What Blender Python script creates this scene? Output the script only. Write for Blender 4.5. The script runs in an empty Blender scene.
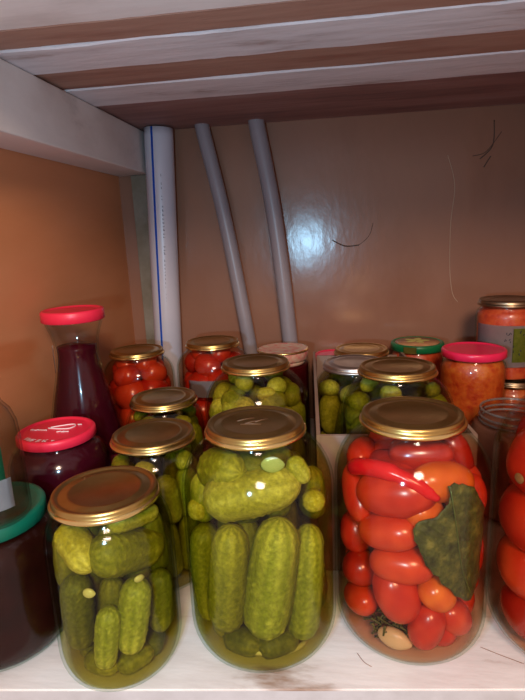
import bpy, bmesh, math, random
from mathutils import Vector, Matrix, noise
S = bpy.context.scene
C = S.collection
PI = math.pi

# ------------------------------------------------------------------ camera
H = 0.367
PITCH, ROLL, YAW = math.radians(12.87), math.radians(2.62), math.radians(8.0)
cam_d = bpy.data.cameras.new('camera')
cam = bpy.data.objects.new('camera', cam_d); C.objects.link(cam)
cam_d.sensor_fit = 'VERTICAL'; cam_d.sensor_height = 36.0; cam_d.lens = 36.0 * 520.0 / 700.0
cam_d.clip_start = 0.01
f = Vector((0, math.cos(PITCH), -math.sin(PITCH))); u = Vector((0, math.sin(PITCH), math.cos(PITCH))); r = Vector((1, 0, 0))
r, u = math.cos(ROLL) * r - math.sin(ROLL) * u, math.cos(ROLL) * u + math.sin(ROLL) * r
RZ = Matrix.Rotation(YAW, 3, 'Z')
r, u, f = RZ @ r, RZ @ u, RZ @ f
M = Matrix(((r.x, u.x, -f.x, 0), (r.y, u.y, -f.y, 0), (r.z, u.z, -f.z, H), (0, 0, 0, 1)))
cam.matrix_world = M
S.camera = cam

# ------------------------------------------------------------------ world, lights, exposure
w = bpy.data.worlds.new('world'); S.world = w; w.use_nodes = True
w.node_tree.nodes['Background'].inputs[0].default_value = (1.0, 0.72, 0.66, 1)
w.node_tree.nodes['Background'].inputs[1].default_value = 0.58

def area(name, loc, target, size, power, col, shape='DISK'):
    d = bpy.data.lights.new(name, 'AREA'); d.shape = shape; d.size = size; d.energy = power; d.color = col
    o = bpy.data.objects.new(name, d); C.objects.link(o)
    o.location = loc
    o.rotation_euler = (Vector(target) - Vector(loc)).to_track_quat('-Z', 'Y').to_euler()
    return o
area('phone_flash', (-0.090, -0.01, 0.318), (-0.02, 0.98, 0.25), 0.020, 1.9, (0.38, 0.72, 1.0))
area('room_lamp', (0.15, -0.60, 0.90), (-0.05, 0.8, 0.2), 0.28, 13.5, (1.0, 0.74, 0.56))
S.view_settings.view_transform = 'Standard'
S.view_settings.look = 'None'
S.view_settings.gamma = 1.0
S.view_settings.use_curve_mapping = False
S.view_settings.exposure = 0.0
S.cycles.transparent_max_bounces = 48
S.cycles.max_bounces = 10
S.cycles.caustics_reflective = False
S.cycles.caustics_refractive = False

# ------------------------------------------------------------------ materials
def newmat(name):
    m = bpy.data.materials.new(name); m.use_nodes = True
    nt = m.node_tree; b = nt.nodes['Principled BSDF']
    return m, nt, b
def noise_col(nt, cols, scale=8.0, detail=6.0, stretch=(1, 1, 1), pos=(0.3, 0.7), coord='Object', rough=0.6):
    tc = nt.nodes.new('ShaderNodeTexCoord'); mp = nt.nodes.new('ShaderNodeMapping')
    mp.inputs['Scale'].default_value = stretch
    n = nt.nodes.new('ShaderNodeTexNoise'); n.inputs['Scale'].default_value = scale; n.inputs['Detail'].default_value = detail
    n.inputs['Roughness'].default_value = rough
    rp = nt.nodes.new('ShaderNodeValToRGB')
    nt.links.new(tc.outputs[coord], mp.inputs[0]); nt.links.new(mp.outputs[0], n.inputs['Vector'])
    nt.links.new(n.outputs['Fac'], rp.inputs[0])
    rp.color_ramp.elements[0].position = pos[0]; rp.color_ramp.elements[1].position = pos[1]
    rp.color_ramp.elements[0].color = (*cols[0], 1); rp.color_ramp.elements[1].color = (*cols[-1], 1)
    for k, c in enumerate(cols[1:-1]):
        e = rp.color_ramp.elements.new(pos[0] + (pos[1] - pos[0]) * (k + 1) / (len(cols) - 1)); e.color = (*c, 1)
    return n, rp, mp
def surf(name, cols, rough=0.6, metal=0.0, scale=30.0, stretch=(1, 1, 1), bump=0.0, pos=(0.3, 0.7), bscale=None, spec=0.5, coat=0.0):
    m, nt, b = newmat(name)
    n, rp, mp = noise_col(nt, cols, scale, stretch=stretch, pos=pos)
    nt.links.new(rp.outputs[0], b.inputs['Base Color'])
    b.inputs['Roughness'].default_value = rough; b.inputs['Metallic'].default_value = metal
    b.inputs['Specular IOR Level'].default_value = spec; b.inputs['Coat Weight'].default_value = coat
    if bump:
        n2 = nt.nodes.new('ShaderNodeTexNoise'); n2.inputs['Scale'].default_value = bscale or scale * 3; n2.inputs['Detail'].default_value = 5
        nt.links.new(mp.outputs[0], n2.inputs['Vector'])
        bp = nt.nodes.new('ShaderNodeBump'); bp.inputs['Strength'].default_value = bump; bp.inputs['Distance'].default_value = 0.002
        nt.links.new(n2.outputs['Fac'], bp.inputs['Height']); nt.links.new(bp.outputs[0], b.inputs['Normal'])
    return m
MT = {}
MT['hardboard'] = surf('brown_varnished_hardboard', [(0.23, 0.105, 0.066), (0.31, 0.150, 0.094), (0.27, 0.135, 0.090)], 0.20, scale=3.5, stretch=(1, 1, 0.5), bump=0.22, bscale=45, pos=(0.25, 0.75))
MT['orange_board'] = surf('orange_brown_board', [(0.54, 0.20, 0.075), (0.66, 0.27, 0.12)], 0.5, scale=5, stretch=(1, 0.3, 1.2), bump=0.15, bscale=40)
MT['white_shelf'] = surf('worn_white_painted_wood', [(0.40, 0.27, 0.20), (0.78, 0.71, 0.66), (0.86, 0.80, 0.75), (0.88, 0.84, 0.80)], 0.5, scale=14, stretch=(0.45, 1.7, 1), bump=0.3, bscale=60, pos=(0.30, 0.62))
MT['shelf_edge'] = surf('grey_painted_edge', [(0.50, 0.48, 0.47), (0.62, 0.60, 0.60)], 0.6, scale=30, bump=0.2)
MT['whitewash'] = surf('whitewashed_plank', [(0.40, 0.28, 0.24), (0.70, 0.64, 0.64), (0.80, 0.74, 0.74)], 0.75, scale=22, stretch=(0.35, 1.5, 1), bump=0.6, bscale=50, pos=(0.26, 0.55))
MT['beam_white'] = surf('whitewashed_beam', [(0.48, 0.40, 0.36), (0.72, 0.63, 0.58), (0.78, 0.70, 0.65)], 0.75, scale=12, stretch=(1, 0.5, 1), bump=0.4, bscale=50, pos=(0.25, 0.55))
MT['lightened_board'] = surf('pale_front_board_light_in_colour', [(0.72, 0.62, 0.56), (0.88, 0.78, 0.72), (0.92, 0.84, 0.78)], 0.6, scale=14, stretch=(0.4, 1.5, 1), bump=0.3, pos=(0.25, 0.6))  # pale front board; its extra brightness near the light is put into the colour
MT['emboss'] = surf('dark_mark_on_tin', [(0.10, 0.045, 0.02), (0.14, 0.07, 0.03)], 0.5)
MT['plank_brown'] = surf('bare_brown_plank', [(0.28, 0.11, 0.07), (0.44, 0.24, 0.17), (0.36, 0.17, 0.11)], 0.7, scale=12, stretch=(0.3, 2.0, 1), bump=0.6, bscale=40, pos=(0.3, 0.7))
MT['plank_far'] = surf('reddish_brown_plank', [(0.16, 0.07, 0.06), (0.32, 0.16, 0.135), (0.42, 0.28, 0.25)], 0.7, scale=9, stretch=(0.3, 2.2, 1), bump=0.6, bscale=40, pos=(0.3, 0.8))
MT['batten_green'] = surf('drab_corner_batten', [(0.16, 0.13, 0.08), (0.28, 0.25, 0.20)], 0.7, scale=20)
MT['pipe_pale'] = surf('pale_grey_plastic', [(0.56, 0.55, 0.62), (0.62, 0.60, 0.66)], 0.32, scale=8)
MT['pipe_grey'] = surf('grey_plastic', [(0.27, 0.24, 0.26), (0.33, 0.29, 0.31)], 0.35, scale=10)
MT['blue'] = surf('blue_stripe', [(0.01, 0.13, 0.75), (0.015, 0.16, 0.85)], 0.4)
MT['ink'] = surf('dark_ink', [(0.03, 0.03, 0.05), (0.05, 0.05, 0.07)], 0.6)
MT['scratch_pale'] = surf('pale_scratch', [(0.46, 0.32, 0.22), (0.55, 0.40, 0.28)], 0.6)
MT['scratch_dark'] = surf('dark_scratch', [(0.06, 0.03, 0.02), (0.09, 0.05, 0.03)], 0.6)
MT['gold'] = surf('gold_lacquered_tin', [(0.48, 0.30, 0.085), (0.60, 0.40, 0.14)], 0.32, metal=1.0, scale=40, bump=0.08, bscale=90)
MT['gold_rim'] = surf('bright_gold_tin', [(0.82, 0.60, 0.22), (0.92, 0.70, 0.30)], 0.24, metal=1.0, scale=40)
MT['grey_tin'] = surf('grey_tin', [(0.52, 0.46, 0.42), (0.62, 0.56, 0.52)], 0.38, metal=1.0, scale=60)
MT['dark_tin'] = surf('dark_bronze_tin', [(0.32, 0.23, 0.14), (0.40, 0.30, 0.20)], 0.33, metal=1.0, scale=60)
MT['red_lid'] = surf('raspberry_plastic', [(0.82, 0.018, 0.055), (0.88, 0.03, 0.075)], 0.38, scale=20)
MT['pink_lid'] = surf('pink_red_enamel', [(0.82, 0.012, 0.075), (0.90, 0.03, 0.11)], 0.3, scale=20)
MT['green_lid'] = surf('green_plastic', [(0.0, 0.10, 0.055), (0.004, 0.14, 0.08)], 0.4, scale=20)
MT['green_print'] = surf('green_printed_tin', [(0.0, 0.13, 0.045), (0.01, 0.20, 0.07)], 0.35, scale=20)
MT['yellow_print'] = surf('yellow_print', [(0.62, 0.60, 0.12), (0.70, 0.66, 0.20)], 0.4)
MT['brown_print'] = surf('brown_print', [(0.42, 0.16, 0.08), (0.60, 0.35, 0.16)], 0.35, scale=60)
MT['pink_print'] = surf('pink_floral_print', [(0.70, 0.16, 0.18), (0.75, 0.45, 0.36), (0.72, 0.62, 0.50)], 0.45, scale=90, pos=(0.35, 0.65))
MT['white_print'] = surf('white_print', [(0.85, 0.72, 0.72), (0.9, 0.8, 0.8)], 0.5)
MT['paper'] = surf('aged_white_paper', [(0.70, 0.58, 0.52), (0.80, 0.68, 0.62)], 0.7, scale=40)
MT['paper_blue'] = surf('white_paper', [(0.62, 0.64, 0.66), (0.70, 0.72, 0.74)], 0.6, scale=40)
MT['label_green'] = surf('green_label', [(0.01, 0.22, 0.09), (0.02, 0.28, 0.12)], 0.5, scale=40)
MT['leafprint'] = surf('yellow_green_print', [(0.35, 0.42, 0.03), (0.55, 0.55, 0.08)], 0.5, scale=200)
MT['card'] = surf('beige_cardboard', [(0.27, 0.175, 0.135), (0.32, 0.215, 0.165)], 0.8, scale=20, stretch=(1, 1, 3), bump=0.1)
MT['caviar'] = surf('orange_vegetable_spread', [(0.40, 0.025, 0.006), (0.56, 0.085, 0.012), (0.64, 0.15, 0.02)], 0.4, scale=85, bump=0.5, bscale=160, pos=(0.3, 0.68))
MT['caviar_red'] = surf('red_orange_vegetable_spread', [(0.40, 0.025, 0.01), (0.60, 0.07, 0.02), (0.66, 0.12, 0.03)], 0.4, scale=85, bump=0.5, bscale=160, pos=(0.3, 0.7))
MT['compote'] = surf('dark_berry_compote', [(0.012, 0.002, 0.003), (0.035, 0.004, 0.007)], 0.2, scale=30, spec=0.05)
MT['compote_black'] = surf('black_berry_compote', [(0.010, 0.002, 0.001), (0.026, 0.005, 0.003)], 0.25, scale=30, spec=0.05)
MT['juice'] = surf('dark_purple_red_juice', [(0.030, 0.002, 0.006), (0.055, 0.003, 0.008)], 0.2, scale=15, spec=0.08)
MT['jam'] = surf('dark_red_jam', [(0.035, 0.002, 0.003), (0.08, 0.004, 0.006)], 0.3, scale=60, spec=0.1)
MT['murky'] = surf('brownish_murky_marinade', [(0.36, 0.15, 0.09), (0.44, 0.20, 0.13)], 0.6, scale=40)
MT['cork'] = surf('brown_stopper', [(0.20, 0.10, 0.04), (0.28, 0.15, 0.07)], 0.6, scale=40)
MT['garlic'] = surf('garlic_flesh', [(0.55, 0.52, 0.28), (0.66, 0.62, 0.38)], 0.35, scale=60, spec=0.6)
MT['onion'] = surf('translucent_onion', [(0.36, 0.45, 0.24), (0.46, 0.56, 0.34)], 0.25, scale=60)
MT['dill'] = surf('dark_dill', [(0.045, 0.075, 0.01), (0.10, 0.14, 0.025)], 0.5, scale=120)
MT['pepper_red'] = surf('red_pepper_skin', [(0.60, 0.006, 0.012), (0.72, 0.02, 0.03)], 0.22, scale=25)
MT['scar'] = surf('tan_stem_scar', [(0.17, 0.075, 0.02), (0.28, 0.15, 0.05)], 0.8, scale=150)

def leaf_mat():
    m = surf('dark_green_leaf', [(0.018, 0.026, 0.003), (0.055, 0.075, 0.010), (0.16, 0.17, 0.03)], 0.6, scale=95, bump=1.0, bscale=220, pos=(0.32, 0.70))
    return m
MT['leaf'] = leaf_mat()

def glass_mat(name, tint, edge):
    m, nt, b = newmat(name); nt.nodes.remove(b)
    out = nt.nodes['Material Output']
    tr = nt.nodes.new('ShaderNodeBsdfTransparent'); gl = nt.nodes.new('ShaderNodeBsdfGlossy')
    gl.inputs['Roughness'].default_value = 0.07; gl.inputs['Color'].default_value = (1, 1, 1, 1)
    lw = nt.nodes.new('ShaderNodeLayerWeight'); lw.inputs['Blend'].default_value = 0.5
    pw = nt.nodes.new('ShaderNodeMath'); pw.operation = 'POWER'; pw.inputs[1].default_value = 4.5
    mu = nt.nodes.new('ShaderNodeMath'); mu.operation = 'MULTIPLY_ADD'; mu.inputs[1].default_value = 0.20; mu.inputs[2].default_value = 0.014
    mx = nt.nodes.new('ShaderNodeMixShader')
    cm = nt.nodes.new('ShaderNodeMix'); cm.data_type = 'RGBA'
    cm.inputs['A'].default_value = (*tint, 1); cm.inputs['B'].default_value = (*edge, 1)
    nt.links.new(lw.outputs['Facing'], pw.inputs[0]); nt.links.new(pw.outputs[0], mu.inputs[0]); nt.links.new(mu.outputs[0], mx.inputs[0])
    nt.links.new(pw.outputs[0], cm.inputs['Factor']); nt.links.new(cm.outputs['Result'], tr.inputs[0])
    nt.links.new(tr.outputs[0], mx.inputs[1]); nt.links.new(gl.outputs[0], mx.inputs[2])
    # slight waviness of cheap pressed glass
    tc = nt.nodes.new('ShaderNodeTexCoord'); n = nt.nodes.new('ShaderNodeTexNoise'); n.inputs['Scale'].default_value = 35
    bp = nt.nodes.new('ShaderNodeBump'); bp.inputs['Strength'].default_value = 0.12; bp.inputs['Distance'].default_value = 0.002
    nt.links.new(tc.outputs['Object'], n.inputs['Vector']); nt.links.new(n.outputs['Fac'], bp.inputs['Height']); nt.links.new(bp.outputs[0], gl.inputs['Normal'])
    nt.links.new(mx.outputs[0], out.inputs['Surface'])
    return m
MT['glass'] = glass_mat('clear_jar_glass', (0.985, 0.99, 0.985), (0.62, 0.72, 0.64))
MT['glass_clear'] = glass_mat('thin_clear_glass', (0.90, 0.90, 0.89), (0.42, 0.44, 0.42))

m_, nt_, b_ = newmat('thick_rim_glass'); b_.inputs['Base Color'].default_value = (0.30, 0.29, 0.29, 1); b_.inputs['Roughness'].default_value = 0.12; b_.inputs['Alpha'].default_value = 0.55
MT['rim_glass'] = m_
def brine_mat(name, col, dens, tint):
    m, nt, b = newmat(name); nt.nodes.remove(b)
    out = nt.nodes['Material Output']
    tr = nt.nodes.new('ShaderNodeBsdfTransparent'); tr.inputs[0].default_value = (*tint, 1)
    va = nt.nodes.new('ShaderNodeVolumeAbsorption'); va.inputs['Color'].default_value = (*col, 1); va.inputs['Density'].default_value = dens
    nt.links.new(tr.outputs[0], out.inputs['Surface']); nt.links.new(va.outputs[0], out.inputs['Volume'])
    return m
MT['brine_green'] = brine_mat('yellow_green_brine', (0.70, 0.62, 0.12), 24, (0.86, 0.82, 0.50))
MT['brine_red'] = brine_mat('reddish_marinade', (0.85, 0.26, 0.08), 13, (0.94, 0.82, 0.70))

def veg_mat(name, rough=0.4, bump=0.0, noise_scale=120, var=0.25, sss=0.0, spec=0.5):
    m, nt, b = newmat(name)
    at = nt.nodes.new('ShaderNodeAttribute'); at.attribute_name = 'Col'
    n, rp, mp = noise_col(nt, [(1 - var,) * 3, (1 + var,) * 3], noise_scale)
    mx = nt.nodes.new('ShaderNodeMix'); mx.data_type = 'RGBA'; mx.blend_type = 'MULTIPLY'; mx.inputs['Factor'].default_value = 1
    nt.links.new(at.outputs['Color'], mx.inputs['A']); nt.links.new(rp.outputs[0], mx.inputs['B'])
    nt.links.new(mx.outputs['Result'], b.inputs['Base Color'])
    b.inputs['Roughness'].default_value = rough; b.inputs['Specular IOR Level'].default_value = spec
    if bump:
        bp = nt.nodes.new('ShaderNodeBump'); bp.inputs['Strength'].default_value = bump; bp.inputs['Distance'].default_value = 0.001
        nt.links.new(n.outputs['Fac'], bp.inputs['Height']); nt.links.new(bp.outputs[0], b.inputs['Normal'])
    return m
MT['cucumber'] = veg_mat('pickled_cucumber_skin', 0.45, 0.7, 300, 0.32, spec=0.3)
MT['tomato'] = veg_mat('tomato_skin', 0.25, 0.0, 40, 0.12, spec=0.6)

# ------------------------------------------------------------------ mesh helpers
def obj(name, bm, mat, parent=None, smooth=True, loc=(0, 0, 0)):
    me = bpy.data.meshes.new(name)
    bm.normal_update(); bm.to_mesh(me); bm.free()
    o = bpy.data.objects.new(name, me); C.objects.link(o); o.location = loc
    mats = mat if isinstance(mat, (list, tuple)) else [mat]
    for m in mats: me.materials.append(MT[m])
    if smooth:
        for p in me.polygons: p.use_smooth = True
    if parent: o.parent = parent
    return o
def struct(name, bm, mat, parent=None, smooth=False):
    o = obj(name, bm, mat, parent, smooth); 
    if not parent: o['kind'] = 'structure'
    return o
def tag(o, label, cat, group=None):
    o['label'] = label; o['category'] = cat
    if group: o['group'] = group
    return o
def empty(name, loc, label, cat, group=None):
    o = bpy.data.objects.new(name, None); C.objects.link(o); o.location = loc; o.empty_display_size = 0.02
    return tag(o, label, cat, group)
def box(bm, x0, x1, y0, y1, z0, z1, bevel=0.0):
    v = [bm.verts.new(p) for p in ((x0, y0, z0), (x1, y0, z0), (x1, y1, z0), (x0, y1, z0), (x0, y0, z1), (x1, y0, z1), (x1, y1, z1), (x0, y1, z1))]
    fs = [bm.faces.new([v[i] for i in q]) for q in ((3, 2, 1, 0), (4, 5, 6, 7), (0, 1, 5, 4), (1, 2, 6, 5), (2, 3, 7, 6), (3, 0, 4, 7))]
    if bevel:
        es = list({e for fc in fs for e in fc.edges})
        bmesh.ops.bevel(bm, geom=es, offset=bevel, segments=2, affect='EDGES', profile=0.5)
    return v
def lathe(prof, n=48, bm=None, cap=True, wob=0.0):
    bm = bm or bmesh.new(); rings = []
    for (rr, z) in prof:
        if rr < 1e-6: rings.append([bm.verts.new((0, 0, z))])
        else: rings.append([bm.verts.new((rr * math.cos(2 * PI * k / n), rr * math.sin(2 * PI * k / n), z)) for k in range(n)])
    for a, b in zip(rings, rings[1:]):
        for k in range(n):
            k2 = (k + 1) % n
            if len(a) == 1 and len(b) == 1: continue
            if len(a) == 1: bm.faces.new((a[0], b[k2], b[k]))
            elif len(b) == 1: bm.faces.new((a[k], a[k2], b[0]))
            else: bm.faces.new((a[k], a[k2], b[k2], b[k]))
    return bm
def tube(pts, rad, n=12, bm=None, closed=True):
    bm = bm or bmesh.new(); rings = []
    pts = [Vector(p) for p in pts]
    for i, p in enumerate(pts):
        d = (pts[min(i + 1, len(pts) - 1)] - pts[max(i - 1, 0)]).normalized()
        a = d.orthogonal().normalized() if i == 0 else (a - a.dot(d) * d).normalized()
        b = d.cross(a); rr = rad[i] if isinstance(rad, (list, tuple)) else rad
        rings.append([bm.verts.new(p + rr * (math.cos(2 * PI * k / n) * a + math.sin(2 * PI * k / n) * b)) for k in range(n)])
    for r0, r1 in zip(rings, rings[1:]):
        for k in range(n): bm.faces.new((r0[k], r0[(k + 1) % n], r1[(k + 1) % n], r1[k]))
    if closed: bm.faces.new(rings[0][::-1]); bm.faces.new(rings[-1])
    return bm
def smooth_curve(pts, m=8):
    pts = [Vector(p) for p in pts]; out = []
    for i in range(len(pts) - 1):
        p0 = pts[max(i - 1, 0)]; p1 = pts[i]; p2 = pts[i + 1]; p3 = pts[min(i + 2, len(pts) - 1)]
        for k in range(m):
            t = k / m
            out.append(0.5 * ((2 * p1) + (p2 - p0) * t + (2 * p0 - 5 * p1 + 4 * p2 - p3) * t * t + (3 * p1 - p0 - 3 * p2 + p3) * t ** 3))
    out.append(pts[-1]); return out

MT['shelf_scuff'] = surf('brown_scuff_in_paint', [(0.20, 0.10, 0.06), (0.34, 0.20, 0.14)], 0.7)
SHELF_MARKS = [[(0.0166, 0.3939), (0.0221, 0.3844), (0.0285, 0.3797)], [(0.1245, 0.4094), (0.139, 0.4017), (0.1559, 0.3935)]]
# ------------------------------------------------------------------ the cupboard
XL, XR, YB, ZC = -0.395, 0.340, 0.980, 0.552
bm = bmesh.new()     # shelf board, front edge slightly askew
v = [(XL - .02, 0.318), (XR + .02, 0.386), (XR + .02, YB), (XL - .02, YB)]
lo = [bm.verts.new((x, y, -0.03)) for x, y in v]; hi = [bm.verts.new((x, y, 0)) for x, y in v]
bm.faces.new(hi); bm.faces.new(lo[::-1])
fe = bm.faces.new((lo[0], lo[1], hi[1], hi[0])); fe.material_index = 1
for a in (1, 2, 3): bm.faces.new((lo[a], lo[(a + 1) % 4], hi[(a + 1) % 4], hi[a]))
bmesh.ops.bevel(bm, geom=[e for e in bm.edges if all(abs(vv.co.z) < 1e-6 and vv.co.y < 0.5 for vv in e.verts)], offset=0.0012, segments=2, affect='EDGES')
shelf = struct('floor', bm, ['white_shelf', 'shelf_edge'])
bm = bmesh.new(); box(bm, XL - .02, XR + .02, YB, YB + .012, -0.03, ZC + .03)
wall = struct('wall_back', bm, 'hardboard')
bm = bmesh.new(); box(bm, XL - .012, XL, 0.30, YB, 0, ZC + .02); struct('wall_left', bm, 'orange_board')
bm = bmesh.new(); box(bm, XR, XR + .012, 0.46, YB, 0, ZC + .02); struct('wall_right', bm, 'orange_board')
# ceiling boards and whitewashed battens
bm = bmesh.new(); box(bm, XL - .02, XR + .25, 0.32, YB, ZC + .012, ZC + .03); struct('ceiling', bm, 'plank_brown')
def plank(name, y0, y1, z0, z1, mat, seed, ragged=0.0):
    bm = bmesh.new(); n = 60; x0, x1 = XL, XR + .22
    rows = []
    for i in range(n + 1):
        x = x0 + (x1 - x0) * i / n
        j0 = noise.noise(Vector((x * 14, seed, 0))) * ragged + noise.noise(Vector((x * 50, seed, 3))) * ragged * .6
        j1 = noise.noise(Vector((x * 14, seed + 9, 0))) * ragged + noise.noise(Vector((x * 60, seed, 8))) * ragged * .6
        jz = noise.noise(Vector((x * 5, seed + 4, 0))) * 0.001
        rows.append([bm.verts.new(p) for p in ((x, y0 + j0, z1), (x, y0 + j0, z0 + .0015 + jz), (x, y0 + j0 + .0015, z0 + jz), (x, y1 + j1 - .0015, z0 + jz), (x, y1 + j1, z0 + .0015 + jz), (x, y1 + j1, z1))])
    for a, b in zip(rows, rows[1:]):
        for k in range(6): bm.faces.new((a[k], b[k], b[(k + 1) % 6], a[(k + 1) % 6]))
    bm.faces.new(rows[0][::-1]); bm.faces.new(rows[-1])
    bmesh.ops.recalc_face_normals(bm, faces=bm.faces)
    return struct(name, bm, mat)
plank('trim_1', 0.325, 0.488, ZC + .001, ZC + .012, 'lightened_board', 1, .003)
plank('trim_2', 0.490, 0.536, ZC + .0015, ZC + .012, 'plank_brown', 2, .001)
plank('trim_3', 0.536, 0.611, ZC, ZC + .012, 'whitewash', 3, .0035)
plank('trim_4', 0.613, 0.684, ZC + .0015, ZC + .012, 'plank_brown', 4, .001)
plank('trim_5', 0.684, 0.771, ZC, ZC + .012, 'whitewash', 5, .0035)
plank('trim_6', 0.773, 0.979, ZC + .001, ZC + .012, 'plank_far', 6, .001)
bm = bmesh.new(); box(bm, XL + .0005, -0.332, 0.30, YB - .001, 0.478, ZC - .001, 0.002); struct('trim_7', bm, 'beam_white')
bm = bmesh.new(); box(bm, -0.366, -0.336, 0.965, YB - .0005, 0.001, 0.477, 0.001); struct('trim_8', bm, 'batten_green')
# scratches and scuffs in the varnish of the back board
def scuff(pts, rad, mat):
    obj('scratch', tube(smooth_curve([(x, YB, z) for x, z in pts], 6), rad, 5), mat, wall)
scuff([(.199, .480), (.2123, .4299), (.2079, .366), (.2088, .2892), (.215, .2423), (.225, .2256)], .0006, 'scratch_pale')
scuff([(.2724, .5308), (.2719, .4914), (.2518, .4702)], .0010, 'scratch_dark')
scuff([(.2695, .4739), (.259, .4568)], .0010, 'scratch_dark')
scuff([(.240, .476), (.262, .482), (.285, .512)], .0006, 'scratch_dark')
scuff([(0, .3455), (.0231, .3338), (.0482, .3345)], .0011, 'scratch_dark')
scuff([(.0482, .3345), (.066, .350), (.073, .372)], .0005, 'scratch_dark')

for pts, rad in (((F_[0], F_[1], F_[2]), .0004) for F_ in SHELF_MARKS):
    obj('scratch', tube(smooth_curve([(x, y, 0) for x, y in pts], 6), [.0002] + [rad] * 11 + [.0002], 5), 'shelf_scuff', shelf)
# pipes
pp = smooth_curve([(-.2990, .945, .550), (-.3075, .945, .36), (-.315, .945, .16), (-.321, .945, .0)], 8)
p = tag(obj('water_pipe', tube(pp, .0255, 32), 'pipe_pale'), 'thick pale grey plastic pipe with a blue stripe standing in the back left corner', 'pipe')
bm = bmesh.new()
rows = []
for i, q in enumerate(pp):
    row = []
    for da in (-.075, 0, .075):
        a = math.radians(-100) + da
        row.append(bm.verts.new((q.x + .0259 * math.cos(a), q.y + .0259 * math.sin(a), q.z)))
    rows.append(row)
for a, b in zip(rows, rows[1:]):
    for k in range(2): bm.faces.new((a[k], a[k + 1], b[k + 1], b[k]))
bmesh.ops.solidify(bm, geom=bm.faces[:], thickness=-0.0003)
st = obj('stripe', bm, 'blue', p); st['label'] = 'thin blue stripe down the pipe'
bm = bmesh.new(); random.seed(5)
z = .47
while z > .18:
    cx = -.3025 - (.5 - z) * .042 ; a = math.radians(-66)
    hh = random.choice((.002, .003, .004))
    x, y = cx + .0256 * math.cos(a), .945 + .0256 * math.sin(a)
    tg = Vector((-math.sin(a), math.cos(a), 0)); q = Vector((x, y, z)); nn = Vector((math.cos(a), math.sin(a), 0)) * .0002
    if random.random() < .75:
        bm.faces.new([bm.verts.new(q + nn + tg * s * .0014 + Vector((0, 0, t * hh))) for s, t in ((-1, -.5), (1, -.5), (1, .5), (-1, .5))])
    z -= hh + .0035
obj('printed_marking', bm, 'ink', p)
tag(obj('grey_pipe', tube(smooth_curve([(-.2215, .955, .550), (-.2215, .955, .541), (-.192, .955, .3896), (-.158, .955, .157), (-.142, .955, .0)], 10), .0128, 24), 'pipe_grey'),
    'thin grey pipe curving down behind the jars, middle one of three pipes', 'pipe')
tag(obj('grey_pipe', tube(smooth_curve([(-.1265, .955, .550), (-.1255, .955, .541), (-.101, .955, .385), (-.081, .955, .165), (-.074, .955, .0)], 10), .0142, 24), 'pipe_grey'),
    'rightmost thin grey pipe, beside the bluish glare on the back board', 'pipe')

# ------------------------------------------------------------------ jars
class Jar: pass
def jar_r(j, z):
    h, R, rn = j.h, j.R, j.rn
    zn = h - .013; zs = zn - j.hs
    if z <= j.zb:
        q = max(0.0, min(1.0, 1 - z / j.zb)); return j.rb + (R - j.rb) * math.sqrt(max(0, 1 - q * q))
    if z <= zs: return R
    if z < zn:
        q = (z - zs) / j.hs
        return rn + (R - rn) * (1 - q ** 2.1) ** 0.72
    return rn
def prof_pts(j, off, z0, z1, n=44):
    out = []
    for i in range(n + 1):
        q = i / n; z = z0 + (z1 - z0) * q
        out.append((max(jar_r(j, z) - off, .001), z))
    # finer near the bottom
    low = [(jar_r(j, z0 + (z1 - z0) / n * t) - off, z0 + (z1 - z0) / n * t) for t in (0.0, .12, .3, .6)]
    return low + out[1:]
def make_glass(j, parent, mat='glass', rim=True):
    h = j.h; t = .0022
    outer = [(0, .0035), (j.rb * .8, .0025), (j.rb * .92, .0006)] + prof_pts(j, 0, .0, h - .006)
    zn = h - .013
    if rim:   # rolled sealing ring at the mouth
        outer += [(j.rn + .0016, h - .005), (j.rn + .002, h - .003), (j.rn + .0014, h - .001), (j.rn, h)]
    inner = [(j.rn - .0035, h - .001)] + [(a, b) for a, b in reversed(prof_pts(j, t, .005, h - .006))] + [(j.rb * .6, .0055), (0, .006)]
    return obj('glass_body', lathe(outer + inner, 56), mat, parent)
def make_fill(name, j, parent, ztop, mat, off=.0026):
    pr = [(0, .0065), (j.rb * .6, .0062)] + prof_pts(j, off, .006, ztop, 36) + [(0, ztop)]
    return obj(name, lathe(pr, 48), mat, parent)
def tin_lid(j, parent, top='gold', rimm='gold_rim', R=.0435):
    h = j.h; r0 = R
    z = h + .0012
    pr = [(j.rn + .0022, h - .0070), (r0 - .0016, h - .0078), (r0 - .0004, h - .0070), (r0, h - .0058), (r0 - .0006, h - .0045), (r0 - .0019, h - .0036),
          (r0 - .0017, h - .0012), (r0 - .0024, z - .0001), (r0 - .0035, z)]
    lid = obj('lid', lathe(pr + [(r0 - .0055, z - .0002), (r0 - .0068, z - .0013), (r0 - .0085, z - .0015), (r0 - .0098, z - .0009),
          (r0 - .0125, z - .0009), (r0 - .0135, z - .0004), (r0 - .0165, z - .0004), (r0 - .0175, z - .0009), (0, z - .0009)], 64), top, parent)
    bm = lathe([(r0 - .0016, h - .0080), (r0 + .0002, h - .0073), (r0 + .0006, h - .0058), (r0, h - .0043), (r0 - .0017, h - .0036)], 64)
    obj('rolled_rim', bm, rimm, lid)
    return lid
def plastic_lid(j, parent, mat, R=.0455, drop=.012, seed=0):
    h = j.h
    pr = [(R - .0015, h - drop), (R, h - drop + .001), (R, h - .0005), (R - .001, h + .0012), (R - .003, h + .002), (R - .005, h + .0018), (R - .006, h + .0004), (R - .009, h + .0002),
          (R * .45, h + .0004), (0, h + .0004)]
    bm = lathe(pr, 72)
    for vv in bm.verts:      # fine ribs round the skirt
        q = vv.co
        if q.z < h - .001 and math.hypot(q.x, q.y) > R - .0005:
            k = 1 + .006 * math.cos(36 * math.atan2(q.y, q.x)); q.x *= k; q.y *= k
    return obj('lid', bm, mat, parent)
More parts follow.
